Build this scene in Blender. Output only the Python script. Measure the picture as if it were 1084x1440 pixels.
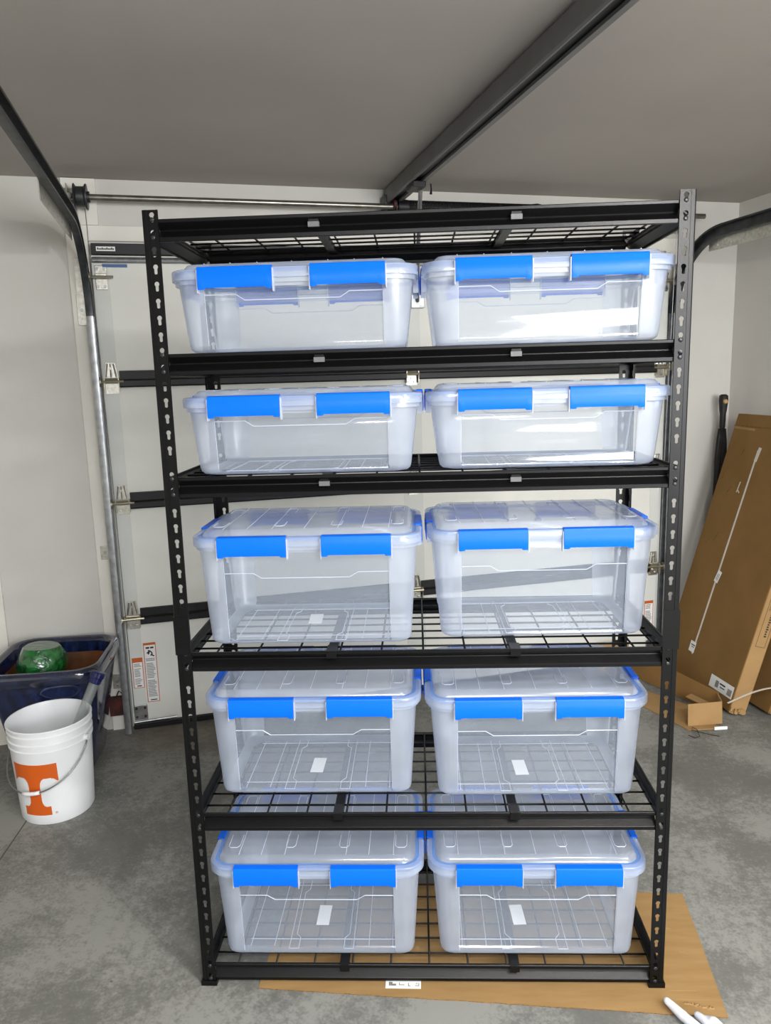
import bpy, bmesh, math, random
from mathutils import Vector, Matrix
random.seed(7)
D = bpy.data
scene = bpy.context.scene
col = scene.collection
for o in list(D.objects):
    D.objects.remove(o)
R = math.radians
PI = math.pi

# ------------------------------------------------------------------ camera
F_PX, W_PX = 1049.7, 1084.0
cam_d = D.cameras.new('camera')
cam = D.objects.new('camera', cam_d)
col.objects.link(cam)
cam_d.sensor_fit = 'HORIZONTAL'
cam_d.sensor_width = 36.0
cam_d.lens = 36.0 * F_PX / W_PX
cam_d.clip_start = 0.02
def cam_axes(p, y, r):
    Fv = Vector((-math.sin(y)*math.cos(p), math.cos(y)*math.cos(p), math.sin(p)))
    Rv = Vector((math.cos(y), math.sin(y), 0))
    Uv = Rv.cross(Fv)
    c, s = math.cos(r), math.sin(r)
    return Fv, c*Rv + s*Uv, -s*Rv + c*Uv
Fv, Rv, Uv = cam_axes(-0.1749, 0.0436, -0.0280)
m = Matrix.Identity(4)
for i in range(3):
    m[i][0] = Rv[i]; m[i][1] = Uv[i]; m[i][2] = -Fv[i]
m.translation = Vector((0.6017, -1.732, 1.5864))
cam.matrix_world = m
scene.camera = cam

# frame of the garage: a along the door wall, b out of it into the room, z up
TH = R(17.0)
EX = Vector((math.cos(TH), math.sin(TH), 0))
EN = Vector((math.sin(TH), -math.cos(TH), 0))
GO = Vector((-0.7564, 1.4626, 0)) - 0.07*EN
def G(a, b, z=0.0):
    return GO + a*EX + b*EN + Vector((0, 0, z))

# ------------------------------------------------------------------ world, lights, exposure
w = D.worlds.new('world'); scene.world = w
w.use_nodes = True
w.node_tree.nodes['Background'].inputs[0].default_value = (0.75, 0.87, 1.0, 1)
w.node_tree.nodes['Background'].inputs[1].default_value = 0.4
vs = scene.view_settings
vs.view_transform = 'Standard'; vs.look = 'None'; vs.gamma = 1.0
vs.exposure = 0.75
vs.use_curve_mapping = False
try:
    scene.cycles.transparent_max_bounces = 32
    scene.cycles.max_bounces = 14
    scene.cycles.diffuse_bounces = 6
except Exception:
    pass
def area(name, loc, direction, sx, sy, power, color):
    l = D.lights.new(name, 'AREA'); l.shape = 'RECTANGLE'; l.size = sx; l.size_y = sy
    l.energy = power; l.color = color
    o = D.objects.new(name, l); col.objects.link(o)
    o.location = loc
    o.rotation_euler = Vector(direction).to_track_quat('-Z', 'Z').to_euler()
    return o
# added frontal light, set in a made-up window of the unseen back wall
area('daylight_window', G(1.75, 6.14, 1.68), (-EN).to_tuple(), 2.5, 0.86, 92, (0.96, 0.98, 1.0))
# two overhead strip lamps added out of view behind the photographer
ADDED_LAMPS = [(0.3, 4.1), (2.3, 4.4)]
for (la, lb) in ADDED_LAMPS:
    area('strip_lamp_light', G(la, lb, 2.385), (0, 0, -1), 1.15, 0.10, 43, (1.0, 1.0, 1.0)).rotation_euler = (0, 0, TH)

# ------------------------------------------------------------------ materials
def lin(c):
    return tuple(((x/255.0)/12.92 if x/255.0 <= 0.04045 else ((x/255.0+0.055)/1.055)**2.4) for x in c) + (1.0,)
def mat(name, rgb, rough=0.5, metal=0.0, spec=0.5, var=None, scale=8.0, bump=0.0, bscale=60.0, coat=0.0, detail=4.0, stretch=None, linear=False):
    mt = D.materials.new(name); mt.use_nodes = True
    nt = mt.node_tree; b = nt.nodes['Principled BSDF']
    c = rgb if linear else lin(rgb)
    b.inputs['Base Color'].default_value = c
    b.inputs['Roughness'].default_value = rough
    b.inputs['Metallic'].default_value = metal
    b.inputs['Specular IOR Level'].default_value = spec
    b.inputs['Coat Weight'].default_value = coat
    if var or bump:
        tc = nt.nodes.new('ShaderNodeTexCoord')
        mp = nt.nodes.new('ShaderNodeMapping')
        nt.links.new(tc.outputs['Object'], mp.inputs[0])
        if stretch: mp.inputs['Scale'].default_value = stretch
    if var:
        n = nt.nodes.new('ShaderNodeTexNoise'); n.inputs['Scale'].default_value = scale; n.inputs['Detail'].default_value = detail
        nt.links.new(mp.outputs[0], n.inputs['Vector'])
        cr = nt.nodes.new('ShaderNodeValToRGB')
        cr.color_ramp.elements[0].position = 0.3; cr.color_ramp.elements[1].position = 0.7
        cr.color_ramp.elements[0].color = lin(var); cr.color_ramp.elements[1].color = c
        nt.links.new(n.outputs['Fac'], cr.inputs[0]); nt.links.new(cr.outputs[0], b.inputs['Base Color'])
    if bump:
        n2 = nt.nodes.new('ShaderNodeTexNoise'); n2.inputs['Scale'].default_value = bscale; n2.inputs['Detail'].default_value = 6
        nt.links.new(mp.outputs[0], n2.inputs['Vector'])
        bp = nt.nodes.new('ShaderNodeBump'); bp.inputs['Strength'].default_value = bump; bp.inputs['Distance'].default_value = 0.01
        nt.links.new(n2.outputs['Fac'], bp.inputs['Height']); nt.links.new(bp.outputs[0], b.inputs['Normal'])
    return mt
def plastic(name, haze, haze_col, tint, rough=0.12, gloss=0.9, noise=0.0):
    """thin see-through plastic: clear share + milky share + surface gloss"""
    mt = D.materials.new(name); mt.use_nodes = True
    nt = mt.node_tree; nt.nodes.clear(); N = nt.nodes.new; L = nt.links.new
    out = N('ShaderNodeOutputMaterial')
    tr = N('ShaderNodeBsdfTransparent'); tr.inputs[0].default_value = tint
    df = N('ShaderNodeBsdfDiffuse'); df.inputs[0].default_value = haze_col
    tl = N('ShaderNodeBsdfTranslucent'); tl.inputs[0].default_value = haze_col
    m0 = N('ShaderNodeMixShader'); m0.inputs[0].default_value = 0.4
    L(df.outputs[0], m0.inputs[1]); L(tl.outputs[0], m0.inputs[2])
    m1 = N('ShaderNodeMixShader'); m1.inputs[0].default_value = haze
    L(tr.outputs[0], m1.inputs[1]); L(m0.outputs[0], m1.inputs[2])
    if noise:
        tc = N('ShaderNodeTexCoord'); nz = N('ShaderNodeTexNoise'); nz.inputs['Scale'].default_value = 9
        L(tc.outputs['Object'], nz.inputs['Vector'])
        mr = N('ShaderNodeMapRange'); mr.inputs[3].default_value = haze-noise; mr.inputs[4].default_value = haze+noise
        mr.inputs[1].default_value = .3; mr.inputs[2].default_value = .7
        L(nz.outputs['Fac'], mr.inputs[0]); L(mr.outputs[0], m1.inputs[0])
    gl = N('ShaderNodeBsdfGlossy'); gl.inputs['Roughness'].default_value = rough; gl.inputs[0].default_value = (1, 1, 1, 1)
    lw = N('ShaderNodeLayerWeight'); lw.inputs[0].default_value = 0.5
    pw = N('ShaderNodeMath'); pw.operation = 'POWER'; pw.inputs[1].default_value = 5.0
    L(lw.outputs['Facing'], pw.inputs[0])
    ma = N('ShaderNodeMath'); ma.operation = 'MULTIPLY_ADD'; ma.inputs[1].default_value = 0.6*gloss; ma.inputs[2].default_value = 0.055*gloss
    L(pw.outputs[0], ma.inputs[0])
    m2 = N('ShaderNodeMixShader')
    L(ma.outputs[0], m2.inputs[0]); L(m1.outputs[0], m2.inputs[1]); L(gl.outputs[0], m2.inputs[2])
    L(m2.outputs[0], out.inputs[0])
    return mt
def emis(name, rgb, s):
    mt = D.materials.new(name); mt.use_nodes = True
    b = mt.node_tree.nodes['Principled BSDF']
    b.inputs['Base Color'].default_value = lin(rgb); b.inputs['Emission Color'].default_value = lin(rgb); b.inputs['Emission Strength'].default_value = s
    return mt

def concrete():
    mt = D.materials.new('concrete'); mt.use_nodes = True
    nt = mt.node_tree; N = nt.nodes.new; L = nt.links.new
    b = nt.nodes['Principled BSDF']
    tc = N('ShaderNodeTexCoord')
    n1 = N('ShaderNodeTexNoise'); n1.inputs['Scale'].default_value = 2.3; n1.inputs['Detail'].default_value = 9; n1.inputs['Roughness'].default_value = .62
    n2 = N('ShaderNodeTexNoise'); n2.inputs['Scale'].default_value = 38; n2.inputs['Detail'].default_value = 8; n2.inputs['Roughness'].default_value = .7
    n3 = N('ShaderNodeTexNoise'); n3.inputs['Scale'].default_value = 120; n3.inputs['Detail'].default_value = 6
    for n in (n1, n2, n3): L(tc.outputs['Object'], n.inputs['Vector'])
    a = N('ShaderNodeMath'); a.operation = 'MULTIPLY_ADD'; a.inputs[1].default_value = .50; L(n2.outputs['Fac'], a.inputs[0]); L(n1.outputs['Fac'], a.inputs[2])
    a2 = N('ShaderNodeMath'); a2.operation = 'MULTIPLY_ADD'; a2.inputs[1].default_value = .30; L(n3.outputs['Fac'], a2.inputs[0]); L(a.outputs[0], a2.inputs[2])
    cr = N('ShaderNodeValToRGB'); L(a2.outputs[0], cr.inputs[0])
    el = cr.color_ramp.elements
    el[0].position = .56; el[0].color = lin((90, 89, 84)); el[1].position = 1.0; el[1].color = lin((136, 136, 130))
    e2 = cr.color_ramp.elements.new(.85); e2.color = lin((106, 106, 101))
    # pits and paint specks
    vo = N('ShaderNodeTexVoronoi'); vo.inputs['Scale'].default_value = 7.0; L(tc.outputs['Object'], vo.inputs['Vector'])
    pt = N('ShaderNodeMath'); pt.operation = 'LESS_THAN'; pt.inputs[1].default_value = .035; L(vo.outputs['Distance'], pt.inputs[0])
    mx = N('ShaderNodeMix'); mx.data_type = 'RGBA'; L(pt.outputs[0], mx.inputs[0]); L(cr.outputs[0], mx.inputs[6]); mx.inputs[7].default_value = lin((92, 90, 85))
    vo2 = N('ShaderNodeTexVoronoi'); vo2.inputs['Scale'].default_value = 3.1; L(tc.outputs['Object'], vo2.inputs['Vector'])
    p2 = N('ShaderNodeMath'); p2.operation = 'LESS_THAN'; p2.inputs[1].default_value = .018; L(vo2.outputs['Distance'], p2.inputs[0])
    mx2 = N('ShaderNodeMix'); mx2.data_type = 'RGBA'; L(p2.outputs[0], mx2.inputs[0]); L(mx.outputs[2], mx2.inputs[6]); mx2.inputs[7].default_value = lin((215, 213, 208))
    # brown damp stain by the track foot
    vd = N('ShaderNodeVectorMath'); vd.operation = 'DISTANCE'; L(tc.outputs['Object'], vd.inputs[0]); vd.inputs[1].default_value = tuple(G(.2, .12))
    ad = N('ShaderNodeMath'); ad.operation = 'MULTIPLY_ADD'; ad.inputs[1].default_value = .55; L(n1.outputs['Fac'], ad.inputs[0]); L(vd.outputs['Value'], ad.inputs[2])
    st = N('ShaderNodeMapRange'); st.inputs[1].default_value = .62; st.inputs[2].default_value = .34; L(ad.outputs[0], st.inputs[0])
    sm = N('ShaderNodeMath'); sm.operation = 'MULTIPLY'; sm.inputs[1].default_value = .6; L(st.outputs[0], sm.inputs[0])
    mx3 = N('ShaderNodeMix'); mx3.data_type = 'RGBA'; L(sm.outputs[0], mx3.inputs[0]); L(mx2.outputs[2], mx3.inputs[6]); mx3.inputs[7].default_value = lin((98, 84, 62))
    L(mx3.outputs[2], b.inputs['Base Color'])
    b.inputs['Roughness'].default_value = .6; b.inputs['Specular IOR Level'].default_value = .35
    bp = N('ShaderNodeBump'); bp.inputs['Strength'].default_value = .12; bp.inputs['Distance'].default_value = .004
    L(n2.outputs['Fac'], bp.inputs['Height']); L(bp.outputs[0], b.inputs['Normal'])
    return mt

M = {}
M['black'] = mat('black_powder_coat', (10, 10, 11), .36, spec=.24, bump=.04, bscale=400)
M['hardware'] = mat('dark_rivet', (48, 48, 50), .35, metal=.3)
M['tab'] = mat('grey_tab', (92, 92, 94), .5)
M['clear'] = plastic('clear_plastic', .19, (.74, .85, 1.0, 1), (.96, .97, .985, 1), .07, .75)
M['clearfloor'] = plastic('clear_floor_plastic', .24, (.66, .74, .90, 1), (.90, .92, .955, 1), .12, .9)
M['frost'] = plastic('frosted_plastic', .48, (.70, .765, .88, 1), (.85, .88, .95, 1), .28, .9, .06)
M['lid'] = plastic('lid_plastic', .40, (.66, .74, .88, 1), (.90, .92, .96, 1), .16, .7, .04)
M['rib'] = plastic('plastic_edge', .70, (.82, .86, .94, 1), (.9, .92, .96, 1), .25, .8)
M['gasket'] = plastic('blue_gasket', .75, (.22, .42, .86, 1), (.6, .75, 1, 1), .3, .6)
M['blue'] = mat('blue_latch', (0.0015, 0.122, 0.74, 1), .35, spec=.15, linear=True)
M['paper'] = mat('white_paper', (236, 236, 234), .7)
M['wall'] = mat('painted_wall', (208, 206, 200), .75, spec=.2, var=(202, 200, 194), scale=3, bump=.05, bscale=120)
M['wallr'] = mat('painted_side_wall', (208, 205, 199), .75, spec=.2, var=(202, 199, 193), scale=3, bump=.05, bscale=120)
M['trim'] = mat('painted_trim', (230, 227, 219), .5, spec=.35, var=(222, 219, 210), scale=6)
M['ceil'] = mat('ceiling_paint', (178, 172, 166), .9, spec=.1, var=(172, 166, 160), scale=2, bump=.05, bscale=90)
M['floor'] = concrete()
M['door'] = mat('door_white', (228, 228, 221), .42, spec=.4, var=(223, 223, 216), scale=5, bump=.03, bscale=300)
M['stile'] = mat('door_stile', (216, 218, 213), .4, spec=.4, var=(210, 212, 207), scale=8)
M['galv'] = mat('galvanised_steel', (178, 180, 182), .34, metal=.9, var=(140, 143, 146), scale=30)
M['zinc'] = mat('zinc_hinge', (205, 203, 196), .3, metal=.85, var=(170, 167, 158), scale=60)
M['brass'] = mat('zinc_yellow', (176, 170, 150), .35, metal=.8)
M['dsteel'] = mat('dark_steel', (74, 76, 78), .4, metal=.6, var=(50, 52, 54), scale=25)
M['tube'] = mat('torsion_tube', (150, 146, 138), .3, metal=.85, var=(118, 114, 106), scale=20)
M['oilblack'] = mat('oiled_steel', (26, 26, 27), .45, metal=.3)
M['rail'] = mat('opener_rail', (116, 116, 116), .5, metal=.3, var=(104, 104, 104), scale=10)
M['kraft'] = mat('kraft_cardboard', (154, 124, 82), .85, spec=.12, var=(142, 112, 72), scale=7, bump=.05, bscale=200, stretch=(1, 6, 6))
M['kraft2'] = mat('kraft_cardboard_brown', (136, 104, 62), .85, spec=.12, var=(124, 94, 54), scale=5, bump=.05, bscale=160)
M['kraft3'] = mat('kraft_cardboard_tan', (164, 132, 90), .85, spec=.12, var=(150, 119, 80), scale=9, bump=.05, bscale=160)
M['flute'] = mat('corrugated_edge', (148, 112, 68), .9, spec=.1, var=(84, 60, 34), scale=160)
M['print'] = mat('dark_print', (44, 36, 28), .8)
M['printgrey'] = mat('grey_print', (120, 120, 118), .8)
M['strap'] = mat('white_strap', (206, 198, 188), .5)
M['tape'] = plastic('clear_tape', .35, (.75, .66, .5, 1), (.9, .85, .75, 1), .15, 1.0)
M['glaze'] = mat('blue_glaze', (24, 38, 84), .08, spec=.7, var=(7, 9, 22), scale=11, coat=.6, stretch=(3, 3, .5), bump=.06, bscale=14)
M['glazerim'] = mat('blue_glaze_rim', (46, 54, 84), .08, spec=.8, var=(8, 9, 20), scale=12, coat=.7)
M['clay'] = mat('brown_clay', (128, 76, 34), .5, var=(82, 48, 24), scale=12, coat=.15)
M['green'] = mat('green_wrap', (22, 112, 44), .16, spec=.7, var=(6, 46, 18), scale=34, coat=.8, bump=1.0, bscale=38)
M['bucket'] = mat('white_bucket', (232, 234, 236), .32, spec=.5, var=(226, 228, 230), scale=5)
M['orange'] = mat('orange_print', (208, 92, 22), .4)
M['wire'] = mat('bail_wire', (140, 142, 142), .35, metal=.8)
M['navy'] = mat('navy_cap', (18, 24, 78), .3, spec=.5)
M['tubeclear'] = plastic('clear_tube', .14, (.7, .72, .72, 1), (.88, .9, .9, 1), .08, 1.0)
M['tubewhite'] = mat('milky_tube_fill', (200, 198, 190), .5)
M['umb'] = mat('black_nylon', (16, 16, 17), .6, var=(28, 26, 25), scale=30)
M['cork'] = mat('cork_tip', (176, 146, 100), .8)
M['worange'] = mat('warning_orange', (196, 92, 34), .55)
M['glove'] = mat('white_glove', (232, 234, 238), .8, var=(214, 218, 226), scale=18, bump=.2, bscale=90)
M['lens'] = emis('lamp_diffuser', (255, 250, 242), 6.0)
M['lampbody'] = mat('lamp_body', (232, 232, 230), .4)
M['rust'] = mat('rusty_grime', (98, 40, 32), .8, var=(40, 26, 22), scale=30)
M['bluefilm'] = mat('blue_film', (54, 92, 150), .35)
M['joint'] = mat('joint_dark', (74, 70, 64), .9)

# ------------------------------------------------------------------ mesh helpers
class MB:
    def __init__(s): s.v = []; s.f = []; s.mi = []
    def add(s, vs_, fs_, mi=0):
        k = len(s.v); s.v += [tuple(p) for p in vs_]
        for f in fs_: s.f.append(tuple(i+k for i in f)); s.mi.append(mi)
        return s
    def box(s, x0, x1, y0, y1, z0, z1, mi=0):
        return s.add([(x0,y0,z0),(x1,y0,z0),(x1,y1,z0),(x0,y1,z0),(x0,y0,z1),(x1,y0,z1),(x1,y1,z1),(x0,y1,z1)],
              [(3,2,1,0),(4,5,6,7),(0,1,5,4),(1,2,6,5),(2,3,7,6),(3,0,4,7)], mi)
    def obox(s, o, u, v, w_, mi=0):
        o, u, v, w_ = Vector(o), Vector(u), Vector(v), Vector(w_)
        P = [o, o+u, o+u+v, o+v, o+w_, o+u+w_, o+u+v+w_, o+v+w_]
        return s.add(P, [(3,2,1,0),(4,5,6,7),(0,1,5,4),(1,2,6,5),(2,3,7,6),(3,0,4,7)], mi)
    def loft(s, rings, closed=True, cap0=False, cap1=False, mi=0, mfun=None):
        k = len(s.v); n = len(rings[0])
        for r in rings: s.v += [tuple(p) for p in r]
        for j in range(len(rings)-1):
            for i in range(n if closed else n-1):
                i2 = (i+1) % n
                s.f.append((k+j*n+i, k+j*n+i2, k+(j+1)*n+i2, k+(j+1)*n+i))
                s.mi.append(mfun(j, i) if mfun else mi)
        if cap0: s.f.append(tuple(k+i for i in reversed(range(n)))); s.mi.append(mi)
        if cap1: s.f.append(tuple(k+(len(rings)-1)*n+i for i in range(n))); s.mi.append(mi)
        return s
    def lathe(s, prof, n=24, c=(0,0,0), cap0=False, cap1=False, mi=0):
        rings = [[(c[0]+r*math.cos(2*PI*i/n), c[1]+r*math.sin(2*PI*i/n), c[2]+z) for i in range(n)] for r, z in prof]
        return s.loft(rings, True, cap0, cap1, mi)
    def tube(s, path, r, n=8, cap=True, mi=0, closed=False):
        P = [Vector(p) for p in path]; N_ = len(P); rings = []
        rr = r if isinstance(r, (list, tuple)) else [r]*N_
        up = None
        for i in range(N_):
            if closed: t = (P[(i+1) % N_]-P[i-1])
            else: t = (P[min(i+1, N_-1)]-P[max(i-1, 0)])
            t.normalize()
            if up is None:
                up = Vector((0,0,1)) if abs(t.z) < .9 else Vector((1,0,0))
            x = t.cross(up); x.normalize(); up = x.cross(t); up.normalize()
            rings.append([P[i]+rr[i]*(math.cos(2*PI*j/n)*x+math.sin(2*PI*j/n)*up) for j in range(n)])
        if closed: rings.append(rings[0])
        return s.loft(rings, True, cap and not closed, cap and not closed, mi)
    def sweep(s, prof, path, cap=True, mi=0):
        """prof (p,q) closed polygon; path in the local (y,z) plane; p along x, q along the in-plane normal"""
        P = [Vector((0, y, z)) for y, z in path]; rings = []
        for i in range(len(P)):
            t = P[min(i+1, len(P)-1)]-P[max(i-1, 0)]; t.normalize()
            nrm = Vector((0, -t.z, t.y))
            rings.append([P[i]+Vector((p, 0, 0))+q*nrm for p, q in prof])
        return s.loft(rings, True, cap, cap, mi)
    def mesh(s, name, mats, smooth=False, fix=True):
        me = D.meshes.new(name); me.from_pydata(s.v, [], s.f); 
        for m_ in (mats if isinstance(mats, (list, tuple)) else [mats]): me.materials.append(m_)
        for p, i in zip(me.polygons, s.mi): p.material_index = i
        if fix:
            bm = bmesh.new(); bm.from_mesh(me)
            bmesh.ops.remove_doubles(bm, verts=bm.verts, dist=1e-6)
            bmesh.ops.recalc_face_normals(bm, faces=bm.faces); bm.to_mesh(me); bm.free()
        if smooth: me.shade_smooth() if hasattr(me, 'shade_smooth') else None
        if smooth == 'auto':
            me.set_sharp_from_angle(angle=R(35))
        return me
    def build(s, name, mats, parent=None, smooth=False, bevel=0.0, loc=None, rot=None, fix=True):
        o = D.objects.new(name, s.mesh(name, mats, smooth, fix)); col.objects.link(o)
        if parent: o.parent = parent
        if loc is not None: o.location = loc
        if rot is not None: o.rotation_euler = rot
        if bevel:
            b = o.modifiers.new('bevel', 'BEVEL'); b.width = bevel; b.segments = 2; b.limit_method = 'ANGLE'; b.angle_limit = R(40)
        return o
def inst(me, name, parent=None, loc=(0,0,0), rot=(0,0,0)):
    o = D.objects.new(name, me); col.objects.link(o); o.parent = parent; o.location = loc; o.rotation_euler = rot
    return o
def tag(o, label=None, cat=None, group=None, kind=None):
    if label: o['label'] = label
    if cat: o['category'] = cat
    if group: o['group'] = group
    if kind: o['kind'] = kind
    return o
def empty(name, loc=(0,0,0), rz=0.0, label=None, cat=None, group=None, kind=None):
    o = D.objects.new(name, None); col.objects.link(o); o.empty_display_size = .05
    o.location = loc; o.rotation_euler = (0, 0, rz)
    return tag(o, label, cat, group, kind)
def extrude2d(outlines, thick):
    """2-D outlines (holes inside) -> (verts, faces); x,y in plane, z thickness"""
    cu = D.curves.new('tmp', 'CURVE'); cu.dimensions = '2D'; cu.fill_mode = 'BOTH'; cu.extrude = thick/2
    for ol in outlines:
        sp = cu.splines.new('POLY'); sp.points.add(len(ol)-1)
        for p, c in zip(sp.points, ol): p.co = (c[0], c[1], 0, 1)
        sp.use_cyclic_u = True
    ob = D.objects.new('tmp', cu); me = D.meshes.new_from_object(ob)
    V = [tuple(v.co) for v in me.vertices]; Fc = [tuple(p.vertices) for p in me.polygons]
    D.objects.remove(ob); D.curves.remove(cu); D.meshes.remove(me)
    return V, Fc
def text_mesh(txt, size, thick=.0004, spacing=1.0):
    cu = D.curves.new('tmp', 'FONT'); cu.body = txt; cu.size = size; cu.extrude = thick/2; cu.resolution_u = 2; cu.space_character = spacing
    ob = D.objects.new('tmp', cu); me = D.meshes.new_from_object(ob)
    V = [tuple(v.co) for v in me.vertices]; Fc = [tuple(p.vertices) for p in me.polygons]
    D.objects.remove(ob); D.curves.remove(cu); D.meshes.remove(me)
    return V, Fc
def rrect(w_, d_, r, n=6, z=0.0, cx=0.0, cy=0.0):
    pts = []
    for (sx, sy, a0) in ((1, -1, -90), (1, 1, 0), (-1, 1, 90), (-1, -1, 180)):
        ox, oy = sx*(w_/2-r), sy*(d_/2-r)
        for i in range(n+1):
            a = R(a0+90.0*i/n); pts.append((cx+ox+r*math.cos(a), cy+oy+r*math.sin(a), z))
    return pts

# ------------------------------------------------------------------ the setting
CZ = 2.45            # ceiling height
A0, A1, B1 = -2.6, 3.24, 6.2
def gobj(mb, name, mats, kind='structure', **kw):
    o = mb.build(name, mats, None, loc=GO, rot=(0, 0, TH), **kw)
    if kind: o['kind'] = kind
    return o
fm = MB(); fl_v = [G(A0, 0), G(A1, 0), G(A1, B1), G(A0, B1)]
fm.add([(p.x, p.y, 0) for p in fl_v]+[(p.x, p.y, -.1) for p in fl_v], [(0,1,2,3),(7,6,5,4),(0,4,5,1),(1,5,6,2),(2,6,7,3),(3,7,4,0)])
floor = fm.build('floor', M['floor']); floor['kind'] = 'structure'
# sawn control joint in the slab, running under the bucket
jm = MB(); p0, p1 = Vector((-0.905, 0.95, 0)), Vector((-0.63, -1.4, 0))
d_ = (p1-p0).normalized(); s_ = Vector((-d_.y, d_.x, 0))*.0022
jm.add([p0-s_, p0+s_, p1+s_, p1-s_, p0-s_+Vector((0,0,.0006)), p0+s_+Vector((0,0,.0006)), p1+s_+Vector((0,0,.0006)), p1-s_+Vector((0,0,.0006))],
       [(3,2,1,0),(4,5,6,7),(0,1,5,4),(1,2,6,5),(2,3,7,6),(3,0,4,7)])
jm.build('control_joint', M['joint'], floor)
gobj(MB().box(A0, A1, -B1, 0, CZ, CZ+.1), 'ceiling', M['ceil'])
gobj(MB().box(A0-.1, A1+.1, 0, .12, 0, CZ), 'wall_front', M['wall'])
gobj(MB().box(A1, A1+.1, -B1, 0, 0, CZ), 'wall_right', M['wallr'])
gobj(MB().box(A0-.1, A0, -B1, 0, 0, CZ), 'wall_left', M['wallr'])
wb = MB()     # back wall, opened for the added window light
wb.box(A0, .45, -B1-.12, -B1, 0, CZ).box(3.05, A1, -B1-.12, -B1, 0, CZ).box(.45, 3.05, -B1-.12, -B1, 2.14, CZ).box(.45, 3.05, -B1-.12, -B1, 0, 1.22)
gobj(wb, 'wall_back', M['wall'])
wf = MB()
for (x0, x1, z0, z1) in ((.45, 3.05, 1.22, 1.26), (.45, 3.05, 2.10, 2.14), (.45, .49, 1.26, 2.10), (3.01, 3.05, 1.26, 2.10), (1.73, 1.77, 1.26, 2.10)): wf.box(x0, x1, -B1-.09, -B1-.04, z0, z1)
gobj(wf, 'window_1', M['trim'])  # unseen frame, added round the opening for the window light
# casings of the garage door and the board the shaft is bolted to
gobj(MB().box(-.078, .008, -.016, 0, 0, 2.20), 'trim_1', M['trim'], bevel=.002)
gobj(MB().box(2.80, 2.885, -.016, 0, 0, 2.20), 'trim_2', M['trim'], bevel=.002)
gobj(MB().box(-.078, 2.885, -.014, 0, 2.20, 2.262), 'trim_3', M['trim'], bevel=.002)
gobj(MB().box(-.078, .057, -.022, 0, 2.262, 2.447), 'trim_4', M['trim'], bevel=.002)
gobj(MB().box(1.36, 1.47, -.022, 0, 2.262, 2.447), 'trim_5', M['trim'], bevel=.002)
gobj(MB().box(-.66, -.482, -.016, 0, 0, 2.3), 'trim_6', M['trim'], bevel=.003)

# ------------------------------------------------------------------ sectional garage door
DF = .045      # inner face of the door
door = empty('door_1', G(0, 0), TH, kind='structure')
door['label'] = 'white sectional garage door closed behind the shelving'
seams = [0.03, 0.553, 1.087, 1.618, 2.14]
dl, dr = .018, 2.80
for k in range(4):
    z0, z1 = seams[k], seams[k+1]
    mb = MB().box(dl, dr, -DF, -.018, z0+.003, z1-.003)
    p = mb.build('door_panel', M['door'], door, bevel=.004)
    for (x0, x1) in ((dl, .083), (1.362, 1.458), (dr-.067, dr)):
        MB().box(x0, x1, -DF-.0016, -DF, z0+.005, z1-.005).build('stile', M['stile'], p)
# bottom weather seal
MB().box(dl, dr, -DF-.004, -.018, .004, .032).build('bottom_seal', M['oilblack'], door, bevel=.003)
# black reinforcing struts in two lengths across each joint
def strut_prof(z):
    return [(-DF-.001, z-.036), (-DF-.024, z-.036), (-DF-.028, z-.030), (-DF-.028, z-.008), (-DF-.022, z-.003), (-DF-.010, z-.001),
            (-DF-.010, z+.034), (-DF-.001, z+.036)]
for z in (1.622, 1.089, .554):
    for (x0, x1) in ((.090, 1.383), (1.437, 2.728)):
        pr = strut_prof(z)
        MB().loft([[(x0, y, zz) for y, zz in pr], [(x1, y, zz) for y, zz in pr]], True, True, True).build('strut', M['oilblack'], door)
MB().box(.022, dr, -DF-.012, -.02, 2.139, 2.184).build('top_seal_rail', M['oilblack'], door, bevel=.002)
lab = MB().box(.042, .118, -DF-.0135, -DF-.012, 2.152, 2.170).build('maker_label', M['paper'], door)
lp = MB()
for i in range(11): lp.box(.046+.0062*i, .0508+.0062*i, -DF-.0138, -DF-.0135, 2.157, 2.163+.003*(i % 3 == 0))
lp.build('label_print', M['print'], lab)
MB().tube([(.022, -DF-.014, 2.116), (dr, -DF-.014, 2.116)], .012, 10).build('top_strut', M['galv'], door, smooth='auto')
MB().box(.06, .16, -DF-.010, -DF, 2.088, 2.100).build('blue_film_strip', M['bluefilm'], door)
# hinges: finned plate, barrel and (at the ends) a roller stem
def hinge_mesh():
    mb = MB()
    mb.box(-.026, .026, -.006, 0, -.060, -.014)
    # tapered upper leaf with two pressed ribs
    mb.add([(-.028,0,.008),(.028,0,.008),(.018,0,.072),(-.018,0,.072),(-.028,-.004,.008),(.028,-.004,.008),(.018,-.004,.072),(-.018,-.004,.072)],
           [(3,2,1,0),(4,5,6,7),(0,1,5,4),(1,2,6,5),(2,3,7,6),(3,0,4,7)])
    for sx in (-1, 0, 1):
        mb.tube([(sx*.021, -.006, .010), (sx*.012, -.006, .068)], .0045, 6)
    for z in (.045, .022): mb.lathe([(.006, 0), (.006, .004), (.003, .006)], 8, (0, 0, 0), False, True)
    for (bx, bz) in ((-.014, -.045), (.014, -.045), (0, -.028), (0, .048)):
        mb.tube([(bx, -.004, bz), (bx, -.013, bz)], .006, 6)
    return mb.mesh('hinge_plate', M['zinc'], 'auto')
def barrel_mesh():
    mb = MB()
    mb.tube([(-.034, -.022, -.008), (.034, -.022, -.008)], .0075, 8)
    mb.tube([(-.030, -.012, .002), (.030, -.012, .002)], .0045, 8)
    mb.box(-.031, -.027, -.028, 0, -.05, .008); mb.box(.027, .031, -.028, 0, -.05, .008)
    return mb.mesh('hinge_barrel', M['brass'], 'auto')
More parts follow.
